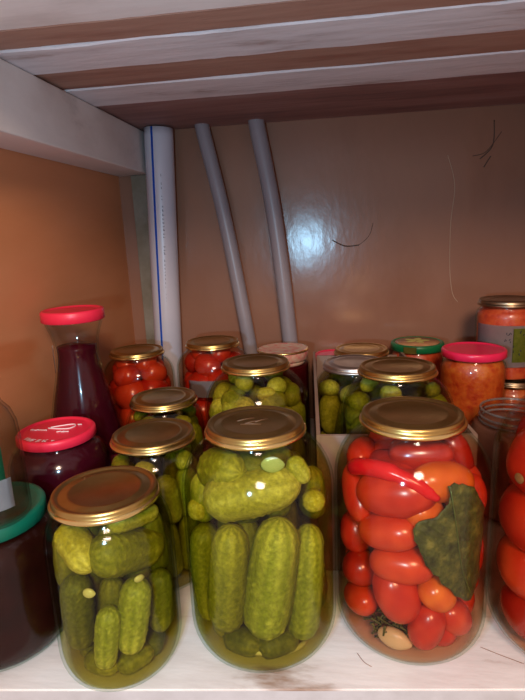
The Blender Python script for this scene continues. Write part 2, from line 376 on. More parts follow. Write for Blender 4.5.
def jar(name, x, y, h, R, label, cat='jar', rn=.0405, hs=None, zb=.03, rb=None, z=0.0, group=None):
    j = Jar(); j.x, j.y, j.h, j.R, j.rn = x, y, h, R, rn
    j.hs = hs if hs is not None else (.045 if R > .06 else .030)
    j.zb = zb; j.rb = rb or R * .66
    j.e = empty(name, (x, y, z), label, cat, group); j.z = z
    return j

# ------------------------------------------------------------------ vegetables
def mixc(a, b, t): return tuple(a[i] + (b[i] - a[i]) * t for i in range(3))
CUKE = {'olive': ((.17, .18, .010), (.44, .42, .06)), 'dark': ((.10, .115, .010), (.27, .27, .04)), 'pale': ((.31, .30, .03), (.66, .62, .18)),
        'bright': ((.20, .235, .015), (.58, .58, .13)), 'yellow': ((.40, .35, .03), (.72, .66, .20))}
TOM = {'red': ((.42, .020, .009), (.54, .042, .014)), 'orange': ((.60, .11, .012), (.68, .17, .018)), 'deep': ((.30, .012, .006), (.40, .022, .009)), 'vermilion': ((.50, .035, .011), (.58, .065, .016))}
def lump(kind, p0, p1, rad, seed, colour, name, label, cat, group=None, bend=0.0, centre=None, hi=False):
    """cucumber or tomato shaped body between two points"""
    p0 = Vector(p0); p1 = Vector(p1); L = (p1 - p0).length
    mid = (p0 + p1) / 2; d = (p1 - p0).normalized() if L > 1e-5 else Vector((0, 0, 1))
    ns, na = (60, 44) if hi else (18, 18)
    if kind == 'tomato': ns, na = (22, 26) if hi else (12, 14)
    half = L / 2 + rad * (.75 if kind == 'cucumber' else .9)
    a = d.orthogonal().normalized(); b = d.cross(a)
    rnd = random.Random(seed); tw = rnd.random() * 6.28; off = Vector((rnd.random() * 50, rnd.random() * 50, 0))
    c0, c1 = (CUKE if kind == 'cucumber' else TOM)[colour]
    bm = bmesh.new(); cols = []
    outw = Vector((0, 0, 0))
    if centre is not None:
        outw = Vector((mid.x - centre[0], mid.y - centre[1], 0)); outw = outw.normalized() if outw.length > 1e-5 else outw
    rings = []
    capr = min(rad * 1.0, half * .9)
    for i in range(ns + 1):
        s = -1 + 2 * i / ns; ss = math.sin(s * PI / 2)
        ax = half * ss
        if kind == 'cucumber':
            e = max(0, abs(ax) - (half - capr)) / capr
            rr = rad * math.sqrt(max(0, 1 - e ** 2.2)) * (1 - .16 * ss * ss) * (1 - .08 * ss)
        else:
            rr = rad * max(0, 1 - abs(ss) ** 2.4) ** .5
        ctr = d * ax + outw * bend * (1 - ss * ss)
        row = []
        for k in range(na):
            th = 2 * PI * k / na + tw
            n_ = math.cos(th) * a + math.sin(th) * b
            q = n_ * rr
            rr2 = 1.0
            if kind == 'cucumber':
                rr2 += .035 * math.cos(3 * th)
                cell = noise.voronoi((ctr + q) / max(rad, .008) * 3.2 + off)[0][0]
                wart = max(0, .40 - cell)
                rr2 += wart * .26
                stripe = .5 + .5 * math.cos(9 * th)
                tpos = (ss + 1) / 2
                cc = mixc(c0, c1, min(1, max(0, (tpos - .55) * 1.6) * (.35 + .65 * stripe) + .20 * stripe + wart * 1.5))
            else:
                rr2 += .03 * noise.noise((ctr + q) / rad * 1.3 + off)
                cc = mixc(c0, c1, min(1, max(0, .5 + noise.noise((ctr + q) / rad * 1.5 + off))))
            row.append(bm.verts.new(ctr + q * rr2) if rr > 1e-5 else None); cols.append(cc) if rr > 1e-5 else None
        if row[0] is None:
            rings.append([bm.verts.new(ctr)]); cols.append(c1 if ss > 0 else c0)
        else: rings.append(row)
    for r0, r1 in zip(rings, rings[1:]):
        for k in range(na):
            k2 = (k + 1) % na
            if len(r0) == 1: bm.faces.new((r0[0], r1[k2], r1[k]))
            elif len(r1) == 1: bm.faces.new((r0[k], r0[k2], r1[0]))
            else: bm.faces.new((r0[k], r0[k2], r1[k2], r1[k]))
    o = obj(name, bm, kind, loc=mid)
    ca = o.data.color_attributes.new('Col', 'FLOAT_COLOR', 'POINT')
    for i, c in enumerate(cols): ca.data[i].color = (*c, 1)
    return tag(o, label, cat, group)
def clampin(j, p, rad, gap=.0036):
    x, y, z = p; z = max(z, .006 + rad * .9); z = min(z, j.h - .008 - rad * .6)
    lim = min(jar_r(j, z), jar_r(j, max(0, z - rad * .6)), jar_r(j, min(j.h, z + rad * .6))) - gap - rad * 1.05
    lim = max(lim, .001); d = math.hypot(x, y)
    if d > lim: x, y = x * lim / d, y * lim / d
    return (x + j.x, y + j.y, z + j.z)
def veg(j, kind, p0, p1, rad, colour, name, label, cat=None, group=None, seed=None, bend=0.0, hi=True):
    seed = seed if seed is not None else int(abs(p0[0] * 9e4 + p1[2] * 7e4)) + 3
    return lump(kind, clampin(j, p0, rad), clampin(j, p1, rad), rad, seed, colour, name, label, cat or kind, group, bend, (j.x, j.y), hi)
def blob(name, mat, p0, p1, rad, label, cat, flat=.6, group=None, seed=1, nrm=None):
    """flattened clove or slice-like piece"""
    p0 = Vector(p0); p1 = Vector(p1); mid = (p0 + p1) / 2; d = (p1 - p0); L = d.length; d = d.normalized() if L > 1e-6 else Vector((1, 0, 0))
    half = L / 2 + rad * .6
    n_ = Vector(nrm).normalized() if nrm else Vector((0, -1, 0)); n_ = (n_ - n_.dot(d) * d).normalized(); s = d.cross(n_)
    bm = bmesh.new(); bmesh.ops.create_icosphere(bm, subdivisions=3, radius=1)
    for v in bm.verts:
        q = v.co.copy(); k = 1 - .35 * max(0, q.x) ** 2
        v.co = d * q.x * half + s * q.y * rad * k + n_ * q.z * rad * flat * k
    return tag(obj(name, bm, mat, loc=mid), label, cat, group)
def back_fill(j, kind, colours, rad, label, group, n, away, zs, length, seed, spread=1.9, hi=False, core=1, noun=None):
    """the pieces packed on the far side and in the middle of a jar"""
    rnd = random.Random(seed); noun = noun or ('pickled_cucumber' if kind == 'cucumber' else 'pickled_tomato')
    for zc in zs:
        lim = jar_r(j, zc) - .004 - rad
        for k in range(n + core):
            if k < n:
                a = away + (-.5 + (k + .5) / n) * 2 * spread + rnd.uniform(-.1, .1); d = lim - rnd.uniform(0, .003)
            else: a = rnd.random() * 6.28; d = lim * .12
            rr = rad * rnd.uniform(.86, 1.04)
            x, y = d * math.cos(a), d * math.sin(a)
            hl = max(0, length / 2 - rr * .75) * rnd.uniform(.85, 1.0); tlt = rnd.uniform(-.12, .12)
            zc2 = zc + rnd.uniform(-.003, .003)
            if kind == 'tomato' and rnd.random() < .5:   # lying
                tx, ty = -math.sin(a), math.cos(a)
                p0 = (x - tx * hl, y - ty * hl, zc2); p1 = (x + tx * hl, y + ty * hl, zc2)
            else: p0 = (x, y, zc2 - hl); p1 = (x + tlt * hl, y, zc2 + hl)
            veg(j, kind, p0, p1, rr, rnd.choice(colours), noun, label, kind, group, seed=rnd.randint(0, 9999), hi=hi)

# ---- front row, left: short jar of cucumbers
JA = jar('pickle_jar', -.191, .376, .163, .053, 'small gold-lidded front jar of cucumbers right of the green-lidded dark jar')
make_glass(JA, JA.e); tin_lid(JA, JA.e, R=.0450); make_fill('brine', JA, JA.e, .148, 'brine_green')
PC = 'pickled_cucumber'
for p0, p1, rad, col, lab in (
    ((-0.0315, -0.0198, 0.1301), (-0.007, -0.0365, 0.1187), 0.0122, 'yellow', 'smooth yellowish cucumber slanting at the upper left of the small front jar'),
    ((0.008, -0.0300, 0.1210), (0.0294, 0.0118, 0.1030), 0.0160, 'olive', 'fat bumpy cucumber lying across the upper right of the small front jar'),
    ((0.016, -0.0200, 0.1450), (0.0376, 0.0146, 0.1357), 0.0083, 'pale', 'narrow cucumber above the fat bumpy one in the small front jar'),
    ((0.0094, -0.0384, 0.0721), (0.0026, -0.0395, 0.0307), 0.0090, 'bright', 'small upright gherkin at the bottom centre of the small front jar'),
    ((0.0299, -0.0241, 0.0862), (0.0227, -0.0309, 0.0403), 0.0115, 'bright', 'upright cucumber right of the small gherkin in the small front jar'),
    ((-0.022, -0.026, 0.0900), (-0.026, -0.0220, 0.0352), 0.0118, 'dark', 'dull dark cucumber standing at the lower left of the small front jar'),
    ((0.0403, 0.004, 0.0777), (0.0383, -0.004, 0.0392), 0.0095, 'dark', 'dull dark cucumber standing against the right side of the small front jar')):
    veg(JA, 'cucumber', p0, p1, rad * 1.12, col, PC, lab)
def low_fill(j, kind, colours, rad, label, group, zr, seed, noun):
    rnd = random.Random(seed)
    for (zc, d, n, r_, up) in zr:
        for k in range(n):
            a = 2 * PI * (k + rnd.uniform(-.1, .1)) / n + seed; x, y = d * math.cos(a), d * math.sin(a)
            if up: q = Vector((0, 0, up / 2))
            else: q = Vector((-math.sin(a), math.cos(a), 0)) * r_ * .9
            veg(j, kind, (x - q.x, y - q.y, zc - q.z), (x + q.x, y + q.y, zc + q.z), r_, rnd.choice(colours), noun, label, kind, group, seed=rnd.randint(0, 9999), hi=False)
low_fill(JA, 'cucumber', ['dark', 'olive'], 0, 'dull cucumber seen between the others in the small front jar', 'cucumbers in the middle of the small front jar', ((.016, .028, 6, .010, 0), (.060, .020, 4, .012, .05), (.118, .018, 3, .012, .03)), 41, PC)
def pc(j, *p): return (p[0] + j.x, p[1] + j.y, p[2])
blob('garlic_clove', 'garlic', pc(JA, -.0046, -.043, .0965), pc(JA, .0011, -.043, .0962), .0042, 'pale garlic clove floating at mid height in the small front jar', 'garlic')
blob('garlic_clove', 'garlic', pc(JA, .0320, -.0286, .1000), pc(JA, .0350, -.0243, .0985), .0036, 'tiny pale garlic piece under the fat bumpy cucumber in the small front jar', 'garlic')
back_fill(JA, 'cucumber', ['dark', 'olive'], .0115, 'dull cucumber packed behind the others in the small front jar', 'cucumbers at the back of the small front jar', 5, math.atan2(.378, -.187), (.045, .105), .062, 11)

# ---- front row, centre: two-litre jar of cucumbers
JB = jar('pickle_jar', -.068, .417, .207, .067, 'tall front centre jar of upright cucumbers under a gold lid with faint marks')
make_glass(JB, JB.e); lidB = tin_lid(JB, JB.e); make_fill('brine', JB, JB.e, .190, 'brine_green')
for a, b_ in (((-.016, .002), (-.002, .010)), ((-.008, -.004), (.004, .004)), ((.000, .000), (.010, .008)), ((-.012, -.006), (.006, -.005))):
    obj('embossed_mark', tube([(a[0], a[1], .2073), ((a[0] + b_[0]) / 2, (a[1] + b_[1]) / 2 + .001, .2074), (b_[0], b_[1], .2073)], .0005, 6), 'emboss', lidB)
for p0, p1, rad, col, lab, bd in (
    ((-0.030, -0.0333, 0.1520), (0.0312, -0.0322, 0.1630), 0.0180, 'pale', 'large pale cucumber lying across the top of the front centre jar', .004),
    ((-0.0438, -0.0060, 0.1660), (-0.0189, -0.0330, 0.1740), 0.0160, 'olive', 'darker bumpy cucumber behind the large pale one at the top of the front centre jar', 0),
    ((-0.0497, -0.015, 0.1068), (-0.0496, -0.0154, 0.0300), 0.0121, 'olive', 'narrow upright cucumber against the left side of the front centre jar', .002),
    ((-0.0274, -0.0384, 0.0441), (-0.0192, -0.0431, 0.1208), 0.0155, 'olive', 'cut-topped upright cucumber, second from the left in the front centre jar', 0),
    ((0.0083, -0.0432, 0.0458), (0.0214, -0.0384, 0.1221), 0.0188, 'bright', 'largest light-striped upright cucumber in the middle of the front centre jar', -.001),
    ((0.0401, -0.0304, 0.0300), (0.0467, -0.0187, 0.1101), 0.0134, 'bright', 'long smooth upright cucumber at the right side of the front centre jar', .001),
    ((0.0461, -0.030, 0.1800), (0.0486, -0.0291, 0.1700), 0.0075, 'pale', 'small slanting gherkin at the upper right of the front centre jar', 0),
    ((0.0509, -0.021, 0.1483), (0.0508, -0.0212, 0.143), 0.0085, 'yellow', 'round cucumber end below the small gherkin in the front centre jar', 0),
    ((-0.0533, -0.0169, 0.1368), (-0.0533, -0.0168, 0.129), 0.0080, 'yellow', 'yellowish cucumber tip at the left side of the front centre jar', 0),
    ((0.0260, -0.0300, 0.0140), (-0.020, -0.034, 0.0140), 0.0095, 'olive', 'cucumber lying on the bottom of the front centre jar', 0)):
    veg(JB, 'cucumber', p0, p1, rad * 1.10, col, PC, lab, bend=bd)
low_fill(JB, 'cucumber', ['dark', 'olive'], 0, 'cucumber seen between the others in the front centre jar', 'cucumbers in the middle of the front centre jar', ((.016, .038, 7, .0115, 0), (.080, .026, 5, .0145, .08), (.150, .020, 4, .0150, .03), (.176, .020, 4, .0110, 0)), 42, PC)
blob('onion_slice', 'onion', pc(JB, .0130, -.036, .1850), pc(JB, .0240, -.034, .1840), .0070, 'pale green onion slice in the neck of the front centre jar', 'onion', .35)
bm = tube([pc(JB, .058 * math.cos(a) * .78, .058 * math.sin(a) * .78, .0115 + .003 * math.sin(3 * a)) for a in [math.radians(-125 + 9 * k) for k in range(12)]], [.0008] + [.0022] * 10 + [.0008], 8)
tag(obj('onion_ring', bm, 'garlic'), 'pale onion ring edge curving along the bottom of the front centre jar', 'onion')
back_fill(JB, 'cucumber', ['olive', 'dark'], .0150, 'cucumber packed behind the others in the front centre jar', 'cucumbers at the back of the front centre jar', 5, math.atan2(.406, -.067), (.060,), .09, 12)
back_fill(JB, 'cucumber', ['olive', 'bright'], .0125, 'cucumber packed behind the others in the front centre jar', 'cucumbers at the back of the front centre jar', 5, math.atan2(.406, -.067), (.140,), .05, 13)

# ---- front row, right: two-litre jar of plum tomatoes with a leaf
JC = jar('tomato_jar', .066, .436, .209, .067, 'tall front jar of plum tomatoes with a dark green leaf against the glass')
make_glass(JC, JC.e); tin_lid(JC, JC.e, R=.0445); make_fill('marinade', JC, JC.e, .182, 'brine_red')
PT = 'plum_tomato'
where = 'in the jar with the leaf'
for p0, p1, rad, col, lab in (
    ((-0.0525, 0.0012, 0.1500), (-0.0478, -0.0218, 0.1290), 0.0125, 'red', 'long tomato leaning against the upper left side ' + where),
    ((-0.034, -0.030, 0.1488), (-0.0040, -0.0448, 0.1546), 0.0180, 'red', 'big glossy tomato lying at the upper centre ' + where),
    ((0.0089, -0.0400, 0.1650), (0.0337, -0.030, 0.1600), 0.0145, 'orange', 'orange tomato lying below the shoulder at the upper right ' + where),
    ((-0.010, -0.0200, 0.1790), (0.0200, -0.0200, 0.1800), 0.0110, 'deep', 'dark red tomato just under the neck ' + where),
    ((0.0020, -0.042, 0.1390), (0.008, -0.0410, 0.1380), 0.0125, 'orange', 'orange tomato showing left of the leaf top ' + where),
    ((-0.0525, 0.0011, 0.1010), (-0.0524, -0.0039, 0.0900), 0.0130, 'red', 'tomato pressed against the left side at mid height ' + where),
    ((-0.0356, -0.034, 0.1156), (-0.0124, -0.0477, 0.1220), 0.0138, 'vermilion', 'oblong tomato lying at mid height left of the leaf in the front tomato jar'),
    ((-0.0491, -0.0045, 0.0600), (-0.0469, -0.0151, 0.0660), 0.0145, 'deep', 'round dark tomato at the lower left side ' + where),
    ((-0.026, -0.0420, 0.0904), (-0.0005, -0.0492, 0.0934), 0.0140, 'vermilion', 'second oblong tomato down, left of the leaf in the front tomato jar'),
    ((-0.0511, -0.0079, 0.0340), (-0.0418, -0.0250, 0.0400), 0.0120, 'vermilion', 'tomato low against the left side ' + where),
    ((-0.0202, -0.0414, 0.0700), (-0.0132, -0.0441, 0.0540), 0.0165, 'red', 'plump upright tomato at the lower centre ' + where),
    ((0.0136, -0.0482, 0.0700), (0.0195, -0.0461, 0.0650), 0.0122, 'orange', 'orange-red tomato peeking out under the leaf tip ' + where),
    ((0.0111, -0.0488, 0.0440), (0.0060, -0.0470, 0.0280), 0.0125, 'red', 'upright tomato near the bottom below the leaf ' + where),
    ((0.0324, -0.0403, 0.0423), (0.039, -0.034, 0.0313), 0.0120, 'vermilion', 'tomato at the lower right below the leaf ' + where),
    ((0.052, -0.0152, 0.1482), (0.0518, -0.0155, 0.133), 0.0110, 'red', 'tomato against the upper right side above the leaf edge ' + where),
    ((0.0504, -0.0120, 0.1000), (0.0504, -0.0120, 0.0720), 0.0120, 'red', 'tall tomato against the right side beside the leaf in the front tomato jar'),
    ((0.0260, -0.0260, 0.1300), (0.0260, -0.0260, 0.1050), 0.0140, 'deep', 'tomato hidden behind the middle of the leaf ' + where),
    ((0.0220, -0.0330, 0.0950), (0.0280, -0.0300, 0.0850), 0.0140, 'deep', 'tomato hidden behind the lower half of the leaf ' + where)):
    veg(JC, 'tomato', p0, p1, rad * 1.16, col, PT, lab)
low_fill(JC, 'tomato', ['red', 'deep'], 0, 'plum tomato seen between the others in the jar with the leaf', 'tomatoes in the middle of the jar with the leaf', ((.060, .024, 4, .016, .03), (.120, .024, 4, .016, .03), (.165, .024, 4, .014, 0)), 43, PT)
for a in (-.2, -.9):
    x, y = .040 * math.cos(a), .040 * math.sin(a)
    veg(JC, 'tomato', (x, y, .020), (x - .004, y - .004, .024), .0135, 'red', PT, ('tomato at the very bottom right in the jar with the leaf' if a < -.5 else 'tomato at the far right bottom in the jar with the leaf'))
# pepper strip
bm = tube([pc(JC, *q) for q in smooth_curve([(-.050, -.006, .160), (-.043, -.022, .169), (-.024, -.040, .1735), (-.004, -.049, .168), (.014, -.0520, .1560)], 6)], [.002, .005] + [.0075] * 12 + [.006] * 8 + [.0045, .0035, .002], 12)
tag(obj('pepper_strip', bm, 'pepper_red'), 'raspberry-red pepper strip curving across the top ' + where, 'pepper')
# leaf
LF = [(0.0202, -0.0586, 0.1700), (0.0379, -0.0500, 0.1670), (0.055, -0.0321, 0.1380), (0.055, -0.0312, 0.0958), (0.0436, -0.0441, 0.0622), (0.0239, -0.0572, 0.0796), (0.0067, -0.0616, 0.1008), (-0.0048, -0.0618, 0.1258), (-0.0051, -0.0618, 0.1401), (0.0116, -0.0609, 0.1472), (0.0207, -0.0584, 0.1599)]
flat = [Vector((math.atan2(a[1], a[0]) * .0625, a[2], 0)) for a in LF]
bnd = smooth_curve(flat + [flat[0]], 5)[:-1]
cen = sum(bnd, Vector()) / len(bnd)
bm = bmesh.new(); rows = []
for k in range(0, 11):
    row = []
    for i, q in enumerate(bnd):
        p = cen + (q - cen) * (k / 10) * (1 + (.09 * noise.noise(Vector((i * .73, 2, 0))) * (k / 10) ** 2 if k > 4 else 0))
        rr = min(.0632, jar_r(JC, p.y) - .0032) + .0012 * noise.noise(Vector((p.x * 230, p.y * 230, 1))) - .0012 * abs(math.sin((p.x * .8 + p.y) * 330)) - .0003
        th = p.x / .0625
        row.append(bm.verts.new((JC.x + rr * math.cos(th), JC.y + rr * math.sin(th), p.y)))
        if k == 0: break
    rows.append(row)
n = len(bnd)
rows2 = [[bm.verts.new(q.co - Vector((q.co.x - JC.x, q.co.y - JC.y, 0)).normalized() * .0007) for q in row] for row in rows]
for rw, fl_ in ((rows, 1), (rows2, -1)):
    for i in range(n): bm.faces.new((rw[0][0], rw[1][i], rw[1][(i + 1) % n])[::fl_])
    for k in range(1, 10):
        for i in range(n): bm.faces.new((rw[k][i], rw[k + 1][i], rw[k + 1][(i + 1) % n], rw[k][(i + 1) % n])[::fl_])
for i in range(n): bm.faces.new((rows[10][i], rows2[10][i], rows2[10][(i + 1) % n], rows[10][(i + 1) % n]))
lf = tag(obj('horseradish_leaf', bm, 'leaf'), 'large dark green leaf pressed against the glass of the front plum tomato jar', 'leaf')
vein = [Vector((.0205 * .0 + p[0], p[1], 0)) for p in ((-1.235 * .0625, .168), (-1.13 * .0625, .135), (-1.03 * .0625, .10), (-.83 * .0625, .068))]
bm = tube([(JC.x + .0634 * math.cos(q.x / .0625), JC.y + .0634 * math.sin(q.x / .0625), q.y) for q in smooth_curve(vein, 6)], .0005, 6)
obj('midrib', bm, 'dill', lf)
blob('garlic_clove', 'garlic', pc(JC, -.0260, -.0370, .0170), pc(JC, -.0080, -.0455, .0165), .0095, 'big pale garlic clove on the bottom of the jar with the leaf', 'garlic', .7)
bm = bmesh.new(); rnd = random.Random(4)
for k in range(70):
    a = rnd.uniform(-2.7, -1.2); d = rnd.uniform(.034, .048); z0 = rnd.uniform(.012, .036)
    d = min(d, jar_r(JC, z0) - .008)
    q = Vector((JC.x + d * math.cos(a), JC.y + d * math.sin(a), z0))
    tube([q, q + Vector((rnd.uniform(-.006, .006), rnd.uniform(-.002, .002), rnd.uniform(-.004, .006))), q + Vector((rnd.uniform(-.010, .010), rnd.uniform(-.002, .002), rnd.uniform(-.004, .008)))], .0011, 5, bm)
dl = tag(obj('dill_sprigs', bm, 'dill'), 'tangle of dark dill on the bottom of the jar with the leaf', 'dill'); dl['kind'] = 'stuff'
back_fill(JC, 'tomato', ['red', 'deep', 'vermilion'], .0160, 'plum tomato packed behind the others in the jar with the leaf', 'tomatoes at the back of the leaf jar', 5, math.atan2(.417, .064), (.026, .056, .086, .116, .146, .168), .042, 14, noun=PT, spread=1.7)

# ---- right edge: three-litre jar of big tomatoes
JV = jar('tomato_jar', .2115, .434, .236, .075, 'large front jar of big round tomatoes cut off by the right edge', hs=.055)
make_glass(JV, JV.e); tin_lid(JV, JV.e); make_fill('marinade', JV, JV.e, .214, 'brine_red')
wv = 'in the jar at the right edge'
for p0, p1, rad, col, lab in (
    ((-0.0405, -0.006, 0.1710), (-0.0405, -0.006, 0.1640), 0.0270, 'red', 'big tomato with a tan stem scar in the jar at the right edge'),
    ((-0.0403, 0.004, 0.1170), (-0.0380, -0.010, 0.1150), 0.0270, 'red', 'big round tomato at mid height ' + wv),
    ((-0.0428, 0.004, 0.0700), (-0.040, -0.010, 0.0690), 0.0245, 'vermilion', 'round tomato below the mid-height one ' + wv),
    ((-0.0420, 0.000, 0.0280), (-0.038, -0.018, 0.0290), 0.0210, 'deep', 'dark red tomato near the bottom ' + wv),
    ((0.010, -0.046, 0.1600), (0.014, -0.046, 0.1600), 0.0250, 'red', 'big tomato at the front ' + wv + ', upper'),
    ((0.010, -0.046, 0.0920), (0.014, -0.046, 0.0920), 0.0250, 'red', 'big tomato at the front ' + wv + ', middle'),
    ((0.008, -0.042, 0.0320), (0.014, -0.042, 0.0320), 0.0240, 'deep', 'big tomato at the front ' + wv + ', lowest')):
    veg(JV, 'tomato', p0, p1, rad * 1.18, col, 'round_tomato', lab)
tb = [o for o in C.objects if o.name.startswith('round_tomato')][0]
blob_o = blob('stem_scar', 'scar', pc(JV, -.0640, -.0230, .1640), pc(JV, -.0635, -.0235, .1600), .0045, '', '', .3, nrm=(-.85, -.5, 0))
for k in ('label', 'category'): del blob_o[k]
blob_o['label'] = 'tan corky stem scar'
wl = blob_o.location.copy(); blob_o.parent = tb; blob_o.location = wl - tb.location
back_fill(JV, 'tomato', ['red', 'deep'], .0235, 'big tomato packed behind the others in the jar at the right edge', 'tomatoes at the back of the large right jar', 4, math.atan2(.42, .215), (.034, .082, .130, .172), .05, 15, spread=1.5, noun='round_tomato')

# ---- second and third rows of cucumbers
def ring_fill(j, kind, colours, desc, group, layers, seed, noun=None, hi=False):
    """layers: (z centre, count, radius, length, upright)"""
    rnd = random.Random(seed); noun = noun or PC
    for (zc, n, rad, length, up) in layers:
        for k in range(n):
            a = 2 * PI * (k + rnd.uniform(-.12, .12)) / n + seed
            lim = jar_r(j, zc) - .004 - rad; rr = rad * rnd.uniform(.9, 1.05)
            x, y = lim * math.cos(a), lim * math.sin(a)
            if n == 1: x = y = 0
            hl = max(0, length / 2 - rr * .75) * rnd.uniform(.85, 1)
            tx, ty = -math.sin(a), math.cos(a)
            if up: d = Vector((tx * rnd.uniform(-.2, .2), ty * rnd.uniform(-.2, .2), 1)).normalized()
            else: d = Vector((tx, ty, rnd.uniform(-.5, .5))).normalized()
            if rnd.random() < .5: d = -d
            zz = zc + rnd.uniform(-.003, .003)
            veg(j, kind, (x - d.x * hl, y - d.y * hl, zz - d.z * hl), (x + d.x * hl, y + d.y * hl, zz + d.z * hl), rr, rnd.choice(colours), noun, desc, kind, group, seed=rnd.randint(0, 9999), hi=hi)
JJ = jar('pickle_jar', -.190, .495, .165, .053, 'jar of cucumbers with a gold lid standing directly behind the small front jar')
make_glass(JJ, JJ.e); tin_lid(JJ, JJ.e, R=.0445); make_fill('brine', JJ, JJ.e, .150, 'brine_green')
ring_fill(JJ, 'cucumber', ['olive', 'pale', 'bright'], 'cucumber in the gold-lidded jar directly behind the small front jar', 'cucumbers in the second left jar', [(.045, 8, .0125, .07, 1), (.105, 8, .0125, .055, 1), (.137, 5, .009, .025, 0)], 21)
JK = jar('pickle_jar', -.220, .622, .163, .052, 'mostly hidden gold-lidded cucumber jar beside the red juice carafe')
make_glass(JK, JK.e); tin_lid(JK, JK.e); make_fill('brine', JK, JK.e, .148, 'brine_green')
ring_fill(JK, 'cucumber', ['olive', 'pale', 'dark'], 'cucumber in the mostly hidden gold-lidded jar beside the red juice carafe', 'cucumbers in the third left jar', [(.045, 8, .0125, .07, 1), (.105, 8, .0125, .055, 1), (.137, 5, .009, .025, 0)], 22)
JL = jar('pickle_jar', -.098, .628, .207, .067, 'tall gold-lidded cucumber jar standing right behind the tall front centre jar')
make_glass(JL, JL.e); tin_lid(JL, JL.e); make_fill('brine', JL, JL.e, .194, 'brine_green')
for p0, p1, rad, col, lab in (
    ((-.050, -.010, .140), (-.046, -.024, .158), .0120, 'yellow', 'yellow cucumber end at the left shoulder of the tall second-row jar'),
    ((-.030, -.040, .160), (-.006, -.048, .163), .0130, 'pale', 'pale cucumber lying at the upper left of the tall second-row jar'),
    ((.026, -.040, .150), (.044, -.024, .140), .0145, 'yellow', 'cut pale yellow cucumber at the upper right of the tall second-row jar'),
    ((.012, -.040, .176), (.022, -.036, .177), .0085, 'yellow', 'small round cucumber end near the neck of the tall second-row jar'),
    ((-.014, -.030, .178), (-.026, -.026, .176), .0080, 'dark', 'dark brownish cucumber end near the neck of the tall second-row jar'),
    ((.050, -.010, .150), (.050, -.004, .120), .0120, 'olive', 'upright cucumber at the right side of the tall second-row jar'),
    ((-.010, -.046, .132), (.014, -.046, .134), .0150, 'olive', 'cucumber lying at the front of the tall second-row jar')):
    veg(JL, 'cucumber', p0, p1, rad, col, PC, lab)
ring_fill(JL, 'cucumber', ['olive', 'bright', 'pale'], 'cucumber packed low in the tall second-row jar', 'cucumbers low in the tall second-row jar', [(.060, 9, .0150, .085, 1), (.166, 6, .0130, .04, 0), (.184, 4, .0105, .03, 0)], 23)
back_fill(JL, 'cucumber', ['olive', 'pale'], .0135, 'cucumber at the back of the tall second-row jar', 'cucumbers at the back of the tall second-row jar', 5, math.atan2(.61, -.097), (.145,), .06, 24)
JX = jar('pickle_jar', .071, .585, .211, .064, 'gold-lidded cucumber jar in the box, right behind the tomato jar with the leaf')
make_glass(JX, JX.e); tin_lid(JX, JX.e, R=.0440); make_fill('brine', JX, JX.e, .192, 'brine_green')
ring_fill(JX, 'cucumber', ['olive', 'dark'], 'cucumber in the gold-lidded jar standing in the front of the cardboard box', 'cucumbers in the front jar of the box', [(.055, 9, .0145, .085, 1), (.130, 8, .0145, .065, 1), (.150, 6, .0135, .04, 0), (.168, 6, .0130, .04, 0), (.187, 4, .0095, .028, 0)], 25)
JN = jar('pickle_jar', .028, .706, .185, .057, 'cucumber jar with a dull grey tin lid at the left side of the cardboard box')
make_glass(JN, JN.e); tin_lid(JN, JN.e, 'grey_tin', 'grey_tin'); make_fill('brine', JN, JN.e, .170, 'brine_green')
ring_fill(JN, 'cucumber', ['olive', 'pale'], 'cucumber in the grey-lidded jar in the cardboard box', 'cucumbers in the grey-lidded jar', [(.050, 8, .0140, .085, 1), (.112, 7, .0155, .060, 1), (.150, 5, .0135, .05, 0)], 26)
JO = jar('pickle_jar', .044, .828, .176, .054, 'farthest gold-lidded jar in the cardboard box, behind the grey-lidded one')
make_glass(JO, JO.e); tin_lid(JO, JO.e); make_fill('brine', JO, JO.e, .160, 'brine_green')
ring_fill(JO, 'cucumber', ['olive', 'pale'], 'cucumber in the farthest gold-lidded jar of the cardboard box', 'cucumbers in the farthest jar of the box', [(.050, 8, .0130, .085, 1), (.120, 8, .0130, .06, 1)], 27)

# ---- the cardboard box
bx = empty('cardboard_box', (.075, .70, 0), 'open beige cardboard box holding the jars behind the front tomato jar', 'box')
def bpart(name, a, b_, z1, th=.004):
    a = Vector((*a, 0)); b_ = Vector((*b_, 0)); d = (b_ - a).normalized(); s = Vector((-d.y, d.x, 0)) * th / 2
    bm = bmesh.new(); o_ = Vector((.075, .70, 0))
    lo = [bm.verts.new(q - o_ + Vector((0, 0, .0005))) for q in (a - s, b_ - s, b_ + s, a + s)]; hi = [bm.verts.new(v.co + Vector((0, 0, z1))) for v in lo]
    bm.faces.new(hi); bm.faces.new(lo[::-1])
    for k in range(4): bm.faces.new((lo[k], lo[(k + 1) % 4], hi[(k + 1) % 4], hi[k]))
    bmesh.ops.recalc_face_normals(bm, faces=bm.faces)
    obj(name, bm, 'card', bx, smooth=False)
bpart('front_panel', (-.015, .508), (.142, .514), .158)
bpart('side_panel', (-.017, .508), (-.034, .886), .158)
bpart('side_panel', (.140, .516), (.112, .886), .158)
bpart('back_panel', (-.030, .888), (.110, .888), .150)

